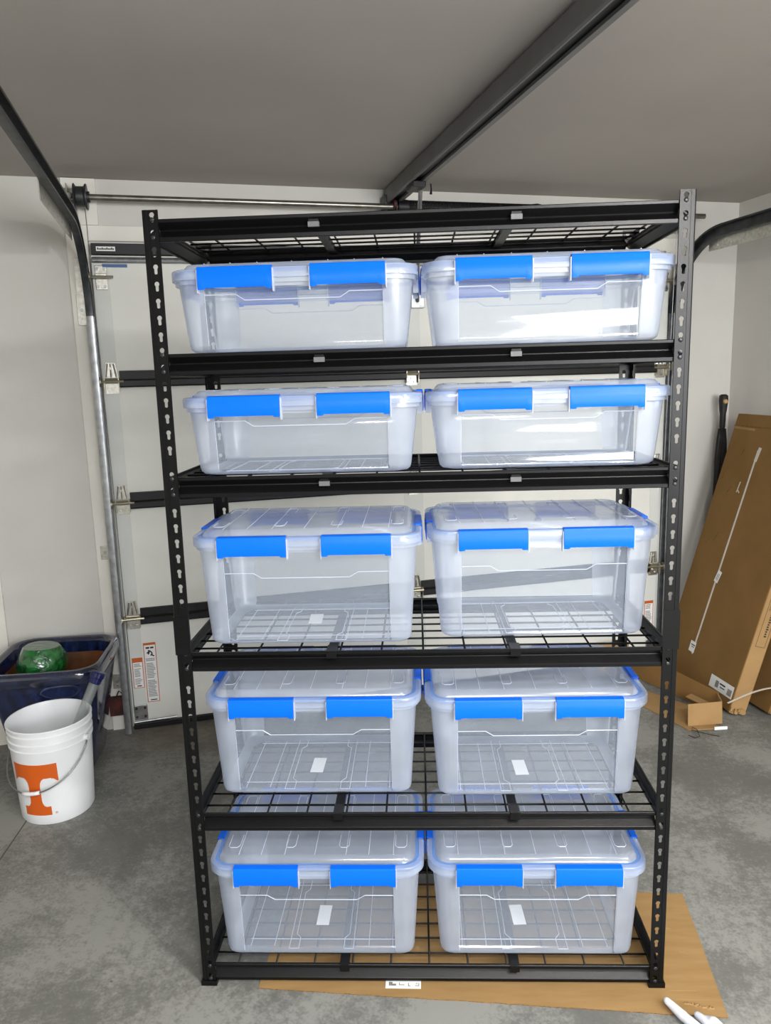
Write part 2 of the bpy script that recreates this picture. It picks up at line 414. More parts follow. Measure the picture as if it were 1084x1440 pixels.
def roller_mesh(sgn):
    mb = MB().tube([(sgn*-.055, -.026, -.008), (sgn*.05, -.026, -.008)], .0055, 8)
    mb.tube([(sgn*-.055, -.026, -.008), (sgn*-.041, -.026, -.008)], .021, 14)
    return mb.mesh('roller', M['brass'], 'auto')
hm, bmh = hinge_mesh(), barrel_mesh()
rm = {1: roller_mesh(1), -1: roller_mesh(-1)}
for z in (1.620, 1.088, .554):
    for (x, sg) in ((.057, 1), (1.41, 0), (2.765, -1)):
        h = inst(hm, 'hinge', door, (x, -DF, z)); inst(bmh, 'barrel', h)
        if sg: inst(rm[sg], 'roller', h)
for (x, sg) in ((.052, 1), (2.77, -1)):                      # top roller brackets
    t = MB().box(-.024, .024, -.006, 0, -.05, .05).box(-.022, .022, -.022, -.006, -.006, .016).build('top_bracket', M['zinc'], door, loc=(x, -DF, 2.045), bevel=.002)
    inst(rm[sg], 'roller', t, (0, -.006, .008))
    c = MB()
    for bx in (-.014, .014):
        for bz in (-.036, .036): c.tube([(bx, -.006, bz), (bx, -.014, bz)], .007, 6)
    c.build('bolts', M['galv'], t)
    t = MB().box(-.030, .030, -.008, 0, -.036, .036).build('bottom_bracket', M['galv'], door, loc=(x+.003*sg, -DF, .087), bevel=.002)
    c = MB()
    for bx in (-.019, .019):
        for bz in (-.02, .022): c.tube([(bx, -.008, bz), (bx, -.013, bz)], .006, 6)
    c.build('bolts', M['rust'], t)
    MB().tube([(-.03*sg, -.016, -.042), (.16*sg, -.016, -.038)], .005, 8).build('lift_pin', M['galv'], t)
# warning decals
def decal(x0, x1, z0, z1, head, picto, lines, parent, seed):
    rnd = random.Random(seed)
    y = -DF-.0022
    d = MB().box(x0, x1, y-.0006, y, z0, z1).build('warning_decal', M['worange'], parent)
    d['label'] = 'orange-bordered warning sticker'
    hz = z1-.004-head
    MB().box(x0+.003, x1-.003, y-.0010, y-.0006, z0+.003, hz).build('decal_sheet', M['paper'], d)
    pr = MB(); zt = hz-.006
    if picto:
        zc = zt-.003
        pr.box(x0+.010, x0+.026, y-.0013, y-.0010, zc-.008, zc); pr.box(x0+.030, x1-.010, y-.0013, y-.0010, zc-.008, zc)
        cx = (x0+x1)/2
        for (ax, az, bx, bz) in ((-.008,-.016,.004,-.022),(.004,-.022,.010,-.034),(-.004,-.022,-.014,-.030),(-.002,-.022,-.008,-.036),(.010,-.034,.002,-.042),(.008,-.040,.018,-.046)):
            dx, dz = bx-ax, bz-az; L_ = math.hypot(dx, dz); nx, nz = -dz/L_*.0028, dx/L_*.0028
            q = [(cx+ax-nx, zc+az-nz), (cx+bx-nx, zc+bz-nz), (cx+bx+nx, zc+bz+nz), (cx+ax+nx, zc+az+nz)]
            pr.add([(p_[0], y-.0013, p_[1]) for p_ in q]+[(p_[0], y-.0010, p_[1]) for p_ in q], [(0,1,2,3),(7,6,5,4),(0,4,5,1),(1,5,6,2),(2,6,7,3),(3,7,4,0)])
        pr.build('pictogram', M['print'], d); pr = MB(); zt = zc-.056
    step = (zt-z0-.016)/lines
    for i in range(lines):
        zz = zt-i*step
        if rnd.random() < .1: continue
        pr.box(x0+.007, x1-.007-rnd.random()*.012, y-.0013, y-.0010, zz-step*.45, zz)
    pr.build('small_print', M['printgrey'], d)
    MB().box(x0+.014, x1-.012, y-.0013, y-.0010, z0+.008, z0+.013).build('maker_print', M['print'], d)
    return d
decal(.034, .081, .206, .353, .018, False, 17, door, 3)
decal(.089, .144, .131, .420, .007, True, 26, door, 4)
decal(2.722, 2.776, .15, .349, .012, False, 18, door, 5)

# ------------------------------------------------------------------ tracks, shaft, opener
def track(name, label, a, sgn):
    t = empty(name, G(a, 0), TH, label, 'door track', 'garage door tracks')
    # C profile, open towards the door
    o = [(-.014,-.026),(.006,-.030),(.014,-.028),(.014,-.020),(.011,-.020),(.010,-.026),(-.010,-.022),
         (-.010,.022),(.010,.026),(.011,.020),(.014,.020),(.014,.028),(.006,.030),(-.014,.026)]
    o = [(p*sgn, q) for p, q in o]
    vert = [(-.068, .006), (-.068, .6), (-.068, 1.2), (-.068, 1.885)]
    MB().sweep(o, vert).build('vertical_track', M['galv'], t, smooth='auto')
    Rr = .345; cy, cz = -.068-Rr, 1.885
    arc = [(cy+Rr*math.cos(R(x)), cz+Rr*math.sin(R(x))) for x in range(0, 91, 6)]
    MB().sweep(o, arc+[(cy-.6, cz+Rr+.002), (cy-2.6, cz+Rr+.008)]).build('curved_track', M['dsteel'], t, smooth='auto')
    # wall brackets
    for z, w_ in ((1.915, .07), (.855, .034), (.242, .040)):
        br = MB().box(min(-sgn*.014, -sgn*.055), max(-sgn*.014, -sgn*.055), -.022, -.017, z-w_*.9, z+w_*.9)
        br.box(min(-sgn*.014, -sgn*.018), max(-sgn*.014, -sgn*.018), -.075, -.017, z-.018, z+.018)
        b_ = br.build('wall_bracket', M['zinc'], t, bevel=.001)
        MB().tube([(-sgn*.036, -.022, z), (-sgn*.036, -.029, z)], .008, 6).tube([(-sgn*.036, -.022, z-w_*.5), (-sgn*.036, -.027, z-w_*.5)], .005, 6).build('bolts', M['galv'], b_)
    # flag angle from wall to the bend and punched angle on the outer side of the level run
    MB().box(min(-sgn*.015, -sgn*.019), max(-sgn*.015, -sgn*.019), -.067, -.016, 1.86, 2.13).box(min(-sgn*.02, -sgn*.05), max(-sgn*.02, -sgn*.05), -.020, -.016, 1.86, 2.13).build('flag_bracket', M['zinc'], t)
    hol = [[(.30+.7*0, 2.150), (.96, 2.150), (.96, 2.216), (.30, 2.205)]]
    for k in range(7):
        cx, czz = .36+.09*k, 2.170
        hol.append([(cx+.008*math.cos(2*PI*i/8), czz+.005*math.sin(2*PI*i/8)) for i in range(8)][::-1])
    V, Fc = extrude2d(hol, .003)
    MB().add([(-sgn*.016+zz*1.0, -x, y) for x, y, zz in V], Fc).build('punched_angle', M['zinc'], t)
    MB().tube([(-sgn*0, -cy*0-2.5, 2.26), (-sgn*0, -2.5, 2.449)], .012, 6).build('ceiling_hanger', M['galv'], t)
    return t
track('door_track', 'galvanised garage door track on the left, curving up above the blue planter', -.004, 1)
track('door_track', 'galvanised garage door track on the right, bending out beside the rack post', 2.822, -1)

sh = empty('torsion_shaft', G(0, .10, 2.355), TH, 'steel torsion shaft with cable drums above the garage door', 'shaft')
MB().tube([(-.075, 0, 0), (1.31, 0, 0)], .0127, 12).build('shaft_tube', M['tube'], sh, smooth='auto')
MB().tube([(1.31, 0, 0), (2.955, 0, 0)], .0127, 12).build('shaft_tube', M['tube'], sh, smooth='auto')
dp = [(.0, -.026), (.05, -.026), (.052, -.022), (.046, -.019), (.040, -.016), (.040, .012), (.043, .015), (.050, .019), (.050, .025), (.022, .025), (.022, .034), (0, .034)]
for (x, s_) in ((.006, 1), (2.81, -1)):
    dm = MB().lathe(dp, 28, (0, 0, 0)).build('cable_drum', M['dsteel'], sh, smooth='auto', loc=(x, 0, 0), rot=(0, s_*PI/2, 0))
    MB().tube([(0, .043, 0), (-.035, .038, -.35*0)], .002, 5).build('cable_end', M['galv'], dm)
    MB().tube([(x+.012*s_, -.0, -.045), (x+.020*s_, .02, -1.2), (x+.022*s_, .03, -2.26)], .0018, 5).build('lift_cable', M['galv'], sh)
    MB().box(x-.05*s_-.002, x-.05*s_+.002, -.03, .078, -.045, .045).box(x-.05*s_-.025, x-.05*s_+.025, .074, .078, -.07, .05).lathe([(.024,-.01),(.024,.01),(.013,.01)], 14, (x-.05*s_, 0, 0)).build('end_bearing', M['zinc'], sh)
MB().box(1.332, 1.337, -.03, .078, -.05, .014).box(1.30, 1.38, .073, .078, -.085, .014).build('centre_bracket', M['oilblack'], sh)
hx = [(1.39+.62*i/1180, .027*math.cos(i*2*PI/16), .027*math.sin(i*2*PI/16)) for i in range(1181)]
MB().tube(hx, .0036, 5).build('torsion_spring', M['oilblack'], sh, smooth='auto')
MB().lathe([(.013, 0), (.03, 0), (.034, .012), (.03, .05), (.026, .05)], 20).build('spring_cone', M['oilblack'], sh, smooth='auto', loc=(1.345, 0, 0), rot=(0, PI/2, 0))
MB().lathe([(.013, 0), (.03, 0), (.034, .03), (.026, .07), (.013, .09)], 20).build('spring_cone', M['oilblack'], sh, smooth='auto', loc=(2.0, 0, 0), rot=(0, PI/2, 0))

op = empty('door_opener', G(1.335, 0, 0), TH, 'dark steel garage door opener rail running along the ceiling', 'door opener')
rp = [(-.030, .068), (-.034, .062), (-.034, .006), (-.030, 0), (-.025, 0), (-.025, .010), (-.027, .012), (-.027, .056), (.024, .056), (.024, .012), (.012, .010), (.012, 0), (.030, 0), (.034, .006), (.034, .062), (.030, .068)]
MB().sweep([(p, q) for p, q in rp], [(-3.05, 2.374), (-.06, 2.374)]).build('rail', M['rail'], op)
MB().box(-.0265, .0235, -3.05, -.06, 2.386, 2.392).build('rail_slot', M['oilblack'], op)  # dark strip standing in for the shade inside the rail's slot
MB().box(-.03, .03, -.07, -.022, 2.372, 2.442).box(-.045, -.03, -.08, -.022, 2.31, 2.41).build('header_bracket', M['dsteel'], op, bevel=.002)
MB().lathe([(.0, -.006), (.020, -.006), (.020, .006), (0, .006)], 14).build('belt_pulley', M['rust'], op, loc=(-.005, -.11, 2.362), rot=(0, PI/2, 0))
MB().box(-.028, .028, -.47, -.37, 2.352, 2.376).build('trolley', M['oilblack'], op, bevel=.004)
MB().tube([(.02, -.42, 2.372), (.055, -.26, 2.17), (.105, -.07, 1.945)], .009, 8).build('door_arm', M['galv'], op)
MB().box(.075, .14, -.072, -.047, 1.915, 1.975).build('arm_bracket', M['galv'], op, bevel=.002)
MB().tube([(.06, -.43, 2.374), (.062, -.43, 2.352), (.06, -.43, 2.334)], [.003, .003, .006], 6).build('release_cord', M['oilblack'], op)
mu = MB().box(-.16, .16, -3.55, -3.05, 2.26, 2.41).build('motor_unit', M['lampbody'], op, bevel=.03)
MB().box(-.10, .10, -3.50, -3.30, 2.245, 2.262).build('lens_cover', M['lens'], mu, bevel=.01)
ol = D.lights.new('opener_bulb', 'POINT'); ol.energy = 36; ol.shadow_soft_size = .05; ol.color = (1, .98, .95)
olo = D.objects.new('opener_bulb', ol); col.objects.link(olo); olo.location = G(1.335, 3.40, 2.18)
for hx_ in (-.13, .13): MB().box(hx_-.01, hx_+.01, -3.32, -3.28, 2.40, CZ).build('ceiling_hanger', M['galv'], op)
for k, (la, lb) in enumerate(ADDED_LAMPS):  # fixtures for the added lamps, out of view
    sl = empty('strip_lamp', G(la, lb, 2.39), TH, ['white strip lamp on the ceiling, to the right behind the camera', 'white strip lamp on the ceiling, to the left behind the camera'][k], 'lamp')
    MB().box(-.62, .62, -.07, .07, .02, .06).build('housing', M['lampbody'], sl, bevel=.006)
    MB().box(-.60, .60, -.055, .055, .004, .02).build('diffuser', M['lens'], sl, bevel=.004)

# ------------------------------------------------------------------ shelving rack
RW, RD, RH, PW = 1.219, .456, 1.974, .036
S = [1.955, 1.659, 1.3716, .9348, .4994, .0597]
BH = .049
rack = empty('shelving_rack', (RW/2, RD/2, 0), 0, 'tall black steel six-tier shelving rack holding clear bins', 'shelving')
rack_off = Vector((-RW/2, -RD/2, 0))
def keyhole(cx, cz):
    r, hw, drop = .0057, .0037, .0160
    a0 = math.asin(hw/r)
    pts = [(cx+r*math.sin(a0+(2*PI-2*a0)*i/12), cz-r*math.cos(a0+(2*PI-2*a0)*i/12)) for i in range(13)]
    pts += [(cx-hw, cz-drop+.002), (cx-hw*.5, cz-drop), (cx+hw*.5, cz-drop), (cx+hw, cz-drop+.002)]
    return pts
rivz = []
for s in S: rivz += [s-.002, s-.0400]
holes = [z+.0105 for z in rivz if z+.0105 < RH-.006]
k = 0
while True:
    z = 1.9635-.0373*k; k += 1
    if z < .03: break
    if any(s-.056 < z < s+.034 for s in S): continue
    if .945 < z < 1.045: continue
    holes.append(z)
def post_mesh():
    """outer corner at the origin, flanges along +x (holed) and +y (holed)"""
    mb = MB()
    for fl_ in (0, 1):
        hs = sorted(holes)
        edges = [.012]+[(p_+q_)/2-.005 for p_, q_ in zip(hs[:-1], hs[1:])]+[RH]
        for z0, z1, zc in zip(edges[:-1], edges[1:], hs):
            V, Fc = extrude2d([[(.010, z0), (PW, z0), (PW, z1), (.010, z1)], keyhole(.0225, zc)[::-1]], .0022)
            if fl_ == 0: mb.add([(x, .0022+zz, y) for x, y, zz in V], Fc)
            else: mb.add([(.0022+zz, x, y) for x, y, zz in V], Fc)
    # rolled outer corner and the small return at the inner edges
    pr = [(.012, 0), (.004, 0), (.0012, .0012), (0, .004), (0, .012), (.003, .012), (.0032, .0052), (.0052, .0032), (.012, .003)]
    mb.loft([[(x, y, .012) for x, y in pr], [(x, y, RH) for x, y in pr]], True, True, True)
    mb.box(PW-.0035, PW, .0004, .0055, .012, RH); mb.box(.0004, .0055, PW-.0035, PW, .012, RH)
    return mb.mesh('post', M['black'], False, False)
pm = post_mesh()
def ell(o, t, w_, z0, z1):     # L-shaped piece round the outer corner
    q = [(-o, -o), (w_, -o), (w_, t), (t, t), (t, w_), (-o, w_)]
    return MB().loft([[(x, y, z0) for x, y in q], [(x, y, z1) for x, y in q]], True, True, True)
slm = ell(.0016, .004, PW+.001, .932, 1.029).box(.012, .018, -.0022, -.0012, .972, .9735).box(.016, .019, -.0022, -.0012, 1.005, 1.0062).mesh('coupling_sleeve', M['black'])
ftm = ell(.003, .014, PW+.003, 0, .014).mesh('foot_cap', M['black'])
rvm = MB().lathe([(.0052, 0), (.0052, .0012), (.0035, .0022), (.0012, .0026)], 10, (0,0,0), False, True).mesh('rivet', M['hardware'], True)
for (px, py, sx, sy) in ((0, 0, 1, 1), (RW, 0, -1, 1), (0, RD, 1, -1), (RW, RD, -1, -1)):
    me = pm
    def mirrored(src, nm):
        q = src.copy(); q.transform(Matrix.Diagonal((sx, sy, 1, 1)))
        if sx*sy < 0: q.flip_normals()
        return q
    p = inst(mirrored(pm, 'post'), 'post', rack, rack_off+Vector((px, py, 0)))
    inst(mirrored(slm, 's'), 'coupling_sleeve', p)
    inst(mirrored(ftm, 'f'), 'foot_cap', p, (0, 0, .0026 if px > 0 else 0))
    for z in rivz:
        inst(rvm, 'rivet', p, (sx*.0225, sy*.0012, z), (PI/2 if sy > 0 else -PI/2, 0, 0))
def beam_prof():   # (depth inwards, height from the top)
    return [(.0055, -.003), (.0055, 0), (.0015, 0), (0, -.0015), (0, -.0072), (.0012, -.0085), (.0175, -.0205), (.0185, -.0220), (.0180, -.0240),
            (.0012, -.0385), (0, -.0398), (0, -.0478), (.0012, -.049), (.006, -.049), (.006, -.0465), (.0035, -.0465), (.0035, -.0410), (.0205, -.0255), (.0210, -.0220), (.0200, -.0190), (.0035, -.0070), (.0035, -.003)]
bp_ = beam_prof()
xb0, xb1 = PW-.004, RW-PW+.004
fbm = MB().loft([[(xb0, y+.0055, z) for y, z in bp_], [(xb1, y+.0055, z) for y, z in bp_]], True, True, True).mesh('front_beam', M['black'])
bbm = MB().loft([[(xb0, RD-.0055-y, z) for y, z in bp_], [(xb1, RD-.0055-y, z) for y, z in bp_]], True, True, True).mesh('back_beam', M['black'])
lbm = MB().loft([[(x+.0055, .006, z) for x, z in bp_], [(x+.0055, RD-.006, z) for x, z in bp_]], True, True, True).mesh('side_beam', M['black'])
rbm = MB().loft([[(RW-.0055-x, .006, z) for x, z in bp_], [(RW-.0055-x, RD-.006, z) for x, z in bp_]], True, True, True).mesh('side_beam', M['black'])
wire_d = MB().tube([(0, .010, 0), (0, RD-.010, 0)], .0026, 6).mesh('wire', M['black'], True)
wire_x = MB().tube([(.026, 0, 0), (RW-.026, 0, 0)], .0026, 6).mesh('wire', M['black'], True)
edge_m = MB().tube([(.030, .012, 0), (RW-.030, .012, 0), (RW-.030, RD-.012, 0), (.030, RD-.012, 0)], .003, 6, closed=True).mesh('wire_deck', M['black'])
WX = [.0975+.1022*k for k in range(11)]
WY = [.056*k+.001 for k in range(1, 8)]
sup_m = MB().box(-.011, .011, .010, RD-.010, -.020, -.0075).box(-.013, -.011, .018, RD-.018, -.009, -.0075).mesh('support_bar', M['black'])
clip_m = MB().box(-.0125, .0125, .0015, .045, -.0002, .0018).box(-.0125, .0125, .0030, .0052, -.018, .0018).mesh('end_clip', M['black'])
tab_m = MB().box(-.0125, .0125, .0085, .0185, -.0275, -.0165).mesh('end_tab', M['tab'])
for si, s in enumerate(S):
    o = rack_off+Vector((0, 0, s))
    for nm, me in (('front_beam', fbm), ('back_beam', bbm), ('side_beam', lbm), ('side_beam', rbm)): inst(me, nm, rack, o)
    deck = inst(edge_m, 'wire_deck', rack, o+Vector((0, 0, -.0033)))
    for x in WX: inst(wire_d, 'wire', deck, (x, 0, .0005))
    for y in WY: inst(wire_x, 'wire', deck, (0, y, -.0046))
    for x in (.383, .833):
        b = inst(sup_m, 'support_bar', rack, o+Vector((x, 0, 0)))
        if si >= 3: inst(clip_m, 'end_clip', b)
        else: inst(tab_m, 'end_tab', b)

# ------------------------------------------------------------------ storage bins
LW, LD, OV = .570, .385, .031        # lid outer size and its overhang beyond the foot
def bin_body(H):
    mb = MB()
    bw, bd = LW-2*OV, LD-2*OV           # at the foot
    tw, td = LW-.026, LD-.026           # under the rim
    zt = H-.052
    def ring(z, inset, k=0.0):
        t = max(0.0, min(1.0, z/zt))
        W_ = bw+(tw-bw)*t-k; D_ = bd+(td-bd)*t-k; r = .030+.020*t
        px, py = .205, .105             # half widths of the clear panels
        pts = []; n = 5
        def corner(sx, sy, a0):
            for i in range(n+1):
                a = R(a0+90.0*i/n); pts.append((sx*(W_/2-r)+r*math.cos(a), sy*(D_/2-r)+r*math.sin(a), z))
        i2 = inset
        corner(-1, -1, 180)
        pts += [(-px, -D_/2, z), (-px+.004, -D_/2+i2, z), (px-.004, -D_/2+i2, z), (px, -D_/2, z)]
        corner(1, -1, 270)
        pts += [(W_/2, -py, z), (W_/2-i2, -py+.004, z), (W_/2-i2, py-.004, z), (W_/2, py, z)]
        corner(1, 1, 0)
        pts += [(px, D_/2, z), (px-.004, D_/2-i2, z), (-px+.004, D_/2-i2, z), (-px, D_/2, z)]
        corner(-1, 1, 90)
        pts += [(-W_/2, py, z), (-W_/2+i2, py-.004, z), (-W_/2+i2, -py+.004, z), (-W_/2, -py, z)]
        return pts
    step = .62*H
    lev = [(0.0003, 0, .036), (.003, 0, .014), (.009, .0005, .003), (.018, .006, 0), (step-.004, .006, 0), (step+.004, .0035, 0), (zt-.016, .0035, 0), (zt-.008, 0, 0), (zt, 0, 0)]
    rings = [ring(*l) for l in lev]
    clear = set()
    for b in range(4):
        clear.update((b*10+6, b*10+7, b*10+8))     # the inset panel and its flanks
    mb.loft(rings, True, False, False, 0, lambda j, i: 1 if (i in clear and 2 <= j <= 6) else 0)
    k0 = 0; n = len(rings[0])
    # floor
    fl_ = [(x, y, .0042) for x, y, z in ring(.003, 0, .030)]
    mb.loft([rings[0], ring(.0003, 0, .060)], True, False, False, 0)
    r2 = ring(.0003, 0, .060); r3 = [(x, y, .0035) for x, y, z in ring(.0003, 0, .066)]
    mb.loft([r2, r3], True, False, True, 2)
    # rim flange under the lid
    mb.loft([rrect(tw, td, .05, 5, zt), rrect(tw+.014, td+.014, .054, 5, zt-.001), rrect(tw+.014, td+.014, .054, 5, zt+.010), rrect(tw+.002, td+.002, .05, 5, zt+.011)], True)
    return mb
def ribs_body(H):
    mb = MB(); bw, bd = LW-2*OV, LD-2*OV; tw, td = LW-.026, LD-.026; zt = H-.052
    step = .62*H
    for sy in (-1, 1):
        pts = [(-.203, step+.002), (-.132, step+.002), (-.112, step-.011), (.106, step-.011), (.128, step+.002), (.203, step+.002)]
        P = []
        for x, z in pts:
            t = z/zt; P.append((x, sy*((bd+(td-bd)*t)/2-.0035), z))
        mb.tube(P, .0011, 5)
        for sx in (-1, 1):             # edges of the clear panel
            P = []
            for z in (.016, zt-.012):
                t = z/zt; P.append((sx*.204, sy*((bd+(td-bd)*t)/2-.0015), z))
            mb.tube(P, .0006, 5)
    return mb
def floor_ribs():
    mb = MB(); z = .0042; h = .0013
    def strip(pts, r=.0011):
        mb.tube([(x, y, z) for x, y in pts], r, 4)
    for x in (-.195, -.130, .130, .195): strip([(x, -.13), (x*.985, .13)])
    for y in (-.105, .118): strip([(-.20, y), (.20, y)])
    for sx in (-1, 1):                 # the two waisted channels
        strip([(sx*.062, -.14), (sx*.062, -.10), (sx*.074, -.085), (sx*.074, .085), (sx*.062, .10), (sx*.062, .14)])
        strip([(sx*.088, -.14), (sx*.088, .14)])
        strip([(sx*.062, -.14), (sx*.088, -.14)])
    return mb
def lid_mesh(H):
    mb = MB(); z0 = H-.043; r = .055
    prof = [(0.000, z0), (0, z0+.020), (.0015, z0+.0225), (.006, z0+.024), (.013, z0+.024), (.0145, z0+.0205), (.022, z0+.0205), (.0235, z0+.024),
            (.028, z0+.031), (.034, z0+.037), (.040, z0+.0385)]
    rings = [rrect(LW-2*i, LD-2*i, max(.012, r-i*.8), 7, z) for i, z in prof]
    mb.loft(rings, True, False, True, 0)
    # inner return of the skirt
    mb.loft([rrect(LW, LD, r, 7, z0), rrect(LW-.006, LD-.006, r-.003, 7, z0), rrect(LW-.006, LD-.006, r-.003, 7, z0+.012)], True)
    return mb
def lid_ribs(H):
    mb = MB(); zt = H-.043+.0388
    y1 = LD/2-.036
    for x in (-.205, -.145, -.083, -.003, .080, .140, .205):
        mb.tube([(x, -y1, zt), (x, y1, zt)], .0011, 4)
    for sx, w_ in ((-.225, .030), (-.072, .026), (.072, .026), (.225, .030)):
        for sy in (-1, 1):
            P = [(sx-w_/2, sy*.070, zt), (sx-w_/2, sy*.118, zt), (sx-w_/2+.006, sy*.126, zt), (sx+w_/2-.006, sy*.126, zt), (sx+w_/2, sy*.118, zt), (sx+w_/2, sy*.070, zt)]
            mb.tube(P, .0012, 4)
    return mb
def gasket_mesh(H):
    z0 = H-.043+.0207
    return MB().loft([rrect(LW-.030, LD-.030, .043, 7, z0), rrect(LW-.030, LD-.030, .043, 7, z0+.0016), rrect(LW-.043, LD-.043, .037, 7, z0+.0016), rrect(LW-.043, LD-.043, .037, 7, z0)], True).loft([rrect(LW-.030, LD-.030, .043, 7, z0), rrect(LW-.012, LD-.012, .050, 7, z0-.003), rrect(LW-.010, LD-.010, .051, 7, z0-.0065), rrect(LW-.016, LD-.016, .049, 7, z0-.0065)], True)
def latch_mesh(width, thick, lap=.012):
    """outer face towards -y, hinge edge on top; z=0 at the lid top line"""
    mb = MB(); hw = width/2; t = thick
    pr = [(lap, -.001), (lap-.002, .0015), (0, .0015), (-t*.7, 0), (-t, -.004), (-t, -.012), (-t-.0012, -.014), (-t-.0012, -.040), (-t, -.046), (-t+.002, -.046), (-t+.0028, -.012), (-.002, -.0035), (lap-.002, -.0035)]
    # slight notch at the lower ends: the outer 12 mm hang 3 mm lower than the middle
    def ring(x, dz): return [(x, y, z-(dz if z < -.03 else 0)) for y, z in pr]
    xs = [(-hw, .002), (-hw+.0015, .0035), (-hw+.013, .0035), (-hw+.016, 0), (hw-.016, 0), (hw-.013, .0035), (hw-.0015, .0035), (hw, .002)]
    mb.loft([ring(x, d) for x, d in xs], True, True, True)
    return mb
def lugs_mesh(width, thick):
    mb = MB()
    for sx in (-1, 1):
        x = sx*(width/2+.0018)
        mb.box(x-.0008, x+.0008, -thick+.0012, .012, -.056, -.006)
    return mb
latch_f = latch_mesh(.168, .0085).mesh('latch', M['blue'], 'auto')
latch_s = latch_mesh(.125, .0018, .017).mesh('latch', M['blue'], 'auto')
lug_f = lugs_mesh(.168, .0085).mesh('latch_lugs', M['rib'])
lug_s = lugs_mesh(.125, .0018).mesh('latch_lugs', M['rib'])
frib = floor_ribs().mesh('floor_ribs', M['rib'])
BM = {}
for kind, H in (('deep', .303), ('shallow', .205)):
    BM[kind] = (H, bin_body(H).mesh('bin_body', [M['frost'], M['clear'], M['clearfloor']], 'auto'), ribs_body(H).mesh('panel_ribs', M['rib']),
                lid_mesh(H).mesh('lid', M['lid'], 'auto'), lid_ribs(H).mesh('lid_ribs', M['rib']), gasket_mesh(H).mesh('gasket', M['gasket']))
stk_m = MB().box(-.018, .018, -.040, .040, 0, .0006).mesh('paper_label', M['paper'])
def make_bin(kind, xc, yfront, z, rz, label, group, sticker=None):
    H, mbody, mrib, mlid, mlr, mg = BM[kind]
    b = empty('storage_bin', (xc, yfront+(LD-2*OV)/2, z), rz, label, 'storage bin', group)
    body = inst(mbody, 'bin_body', b)
    inst(mrib, 'panel_ribs', body); inst(frib, 'floor_ribs', body)
    if sticker: inst(stk_m, 'paper_label', body, (sticker[0], sticker[1], .0050), (0, 0, sticker[2]))
    lid = inst(mlid, 'lid', b); inst(mlr, 'lid_ribs', lid); inst(mg, 'gasket', lid)
    zl = H-.043+.0255
    for sy in (-1, 1):
        for x in (-.127, .127):
            l = inst(latch_f, 'latch', b, (x*(1 if sy < 0 else 1), sy*LD/2, zl), (0, 0, 0 if sy < 0 else PI)); inst(lug_f, 'latch_lugs', l)
    for sx in (-1, 1):
        l = inst(latch_s, 'latch', b, (sx*LW/2, .0, zl), (0, 0, sx*PI/2)); inst(lug_s, 'latch_lugs', l)
    return b
BINS = [
 ('shallow', .3285, .030, S[1], .004, 'shallow clear bin with blue latches, left of the two on the highest loaded shelf', None),
 ('shallow', .9065, .026, S[1], .006, 'shallow clear bin with blue latches, right of the two on the highest loaded shelf', None),
 ('shallow', .3345, .027, S[2], -.01, 'shallow clear bin on the second loaded shelf from the top, beside the left post', None),
 ('shallow', .9125, .041, S[2], -.006, 'shallow clear bin on the second loaded shelf from the top, beside the right post', None),
 ('deep', .325, .054, S[3], 0, 'deep clear bin with blue latches on the middle shelf, left of the pair', (-.010, .03, .05)),
 ('deep', .909, .088, S[3], .012, 'deep clear bin with blue latches on the middle shelf, right of the pair', None),
 ('deep', .3155, .094, S[4], 0, 'deep clear bin on the shelf above the lowest one, left of the pair', (-.012, -.015, -.03)),
 ('deep', .8965, .080, S[4], .004, 'deep clear bin on the shelf above the lowest one, right of the pair', (-.022, -.02, .03)),
 ('deep', .3145, .036, S[5], 0, 'deep clear bin on the bottom shelf, left of the pair', (-.006, -.012, -.02)),
 ('deep', .8945, .038, S[5], 0, 'deep clear bin on the bottom shelf, right of the pair', (-.030, -.010, .05)),
]
for (kind, xc, yf, z, rz, lb, st) in BINS:
    make_bin(kind, xc, yf, z+.0002, rz, lb, 'shallow bins on the rack' if kind == 'shallow' else 'deep bins on the rack', st)

# ------------------------------------------------------------------ cardboard sheet under the rack
def slab(pts, z0, z1, mi=0):
    n = len(pts); mb = MB()
    mb.add([(x, y, z1) for x, y in pts], [tuple(range(n))], 0)
    mb.add([(x, y, z0) for x, y in pts], [tuple(reversed(range(n)))], 0)
    for i in range(n):
        j = (i+1) % n
        mb.add([(pts[i][0], pts[i][1], z0), (pts[j][0], pts[j][1], z0), (pts[j][0], pts[j][1], z1), (pts[i][0], pts[i][1], z1)], [(0, 1, 2, 3)], 1)
    return mb
cs = [(.152, -.011)]
for i in range(1, 40): cs.append((.152+1.196*i/40, -.011-.082*i/40+random.uniform(-.0012, .0012)))
cs += [(1.348, -.093), (1.372, .14), (1.393, .361), (1.20, .372), (.62, .410), (.18, .432), (.168, .2), (.158, .09)]
sheet = slab(cs, .0003, .0024).build('cardboard_sheet', [M['kraft'], M['flute']])
tag(sheet, 'flattened brown cardboard sheet on the floor under the rack', 'cardboard')
for (x, y) in ((0, 0), (RW, 0), (0, RD), (RW, RD)): pass
lb = MB().box(0, .094, 0, .026, 0, .0004).build('printed_label', M['paper'], sheet, loc=(.491, -.010, .0026), rot=(0, 0, -.01))
pm_ = MB(); rnd = random.Random(5)
for i in range(6): pm_.box(.009+.0032*i, .0104+.0032*i+rnd.random()*.0012, .009, .021-(.006 if i > 2 else 0), .0004, .0007)
pm_.box(.036, .050, .011, .0125, .0004, .0007).box(.036, .0375, .011, .019, .0004, .0007).box(.060, .066, .008, .0095, .0004, .0007).box(.060, .0615, .008, .018, .0004, .0007)
pm_.box(.078, .089, .009, .0105, .0004, .0007).box(.0875, .089, .009, .018, .0004, .0007).box(.080, .085, .016, .0175, .0004, .0007)
pm_.build('label_print', M['print'], lb)
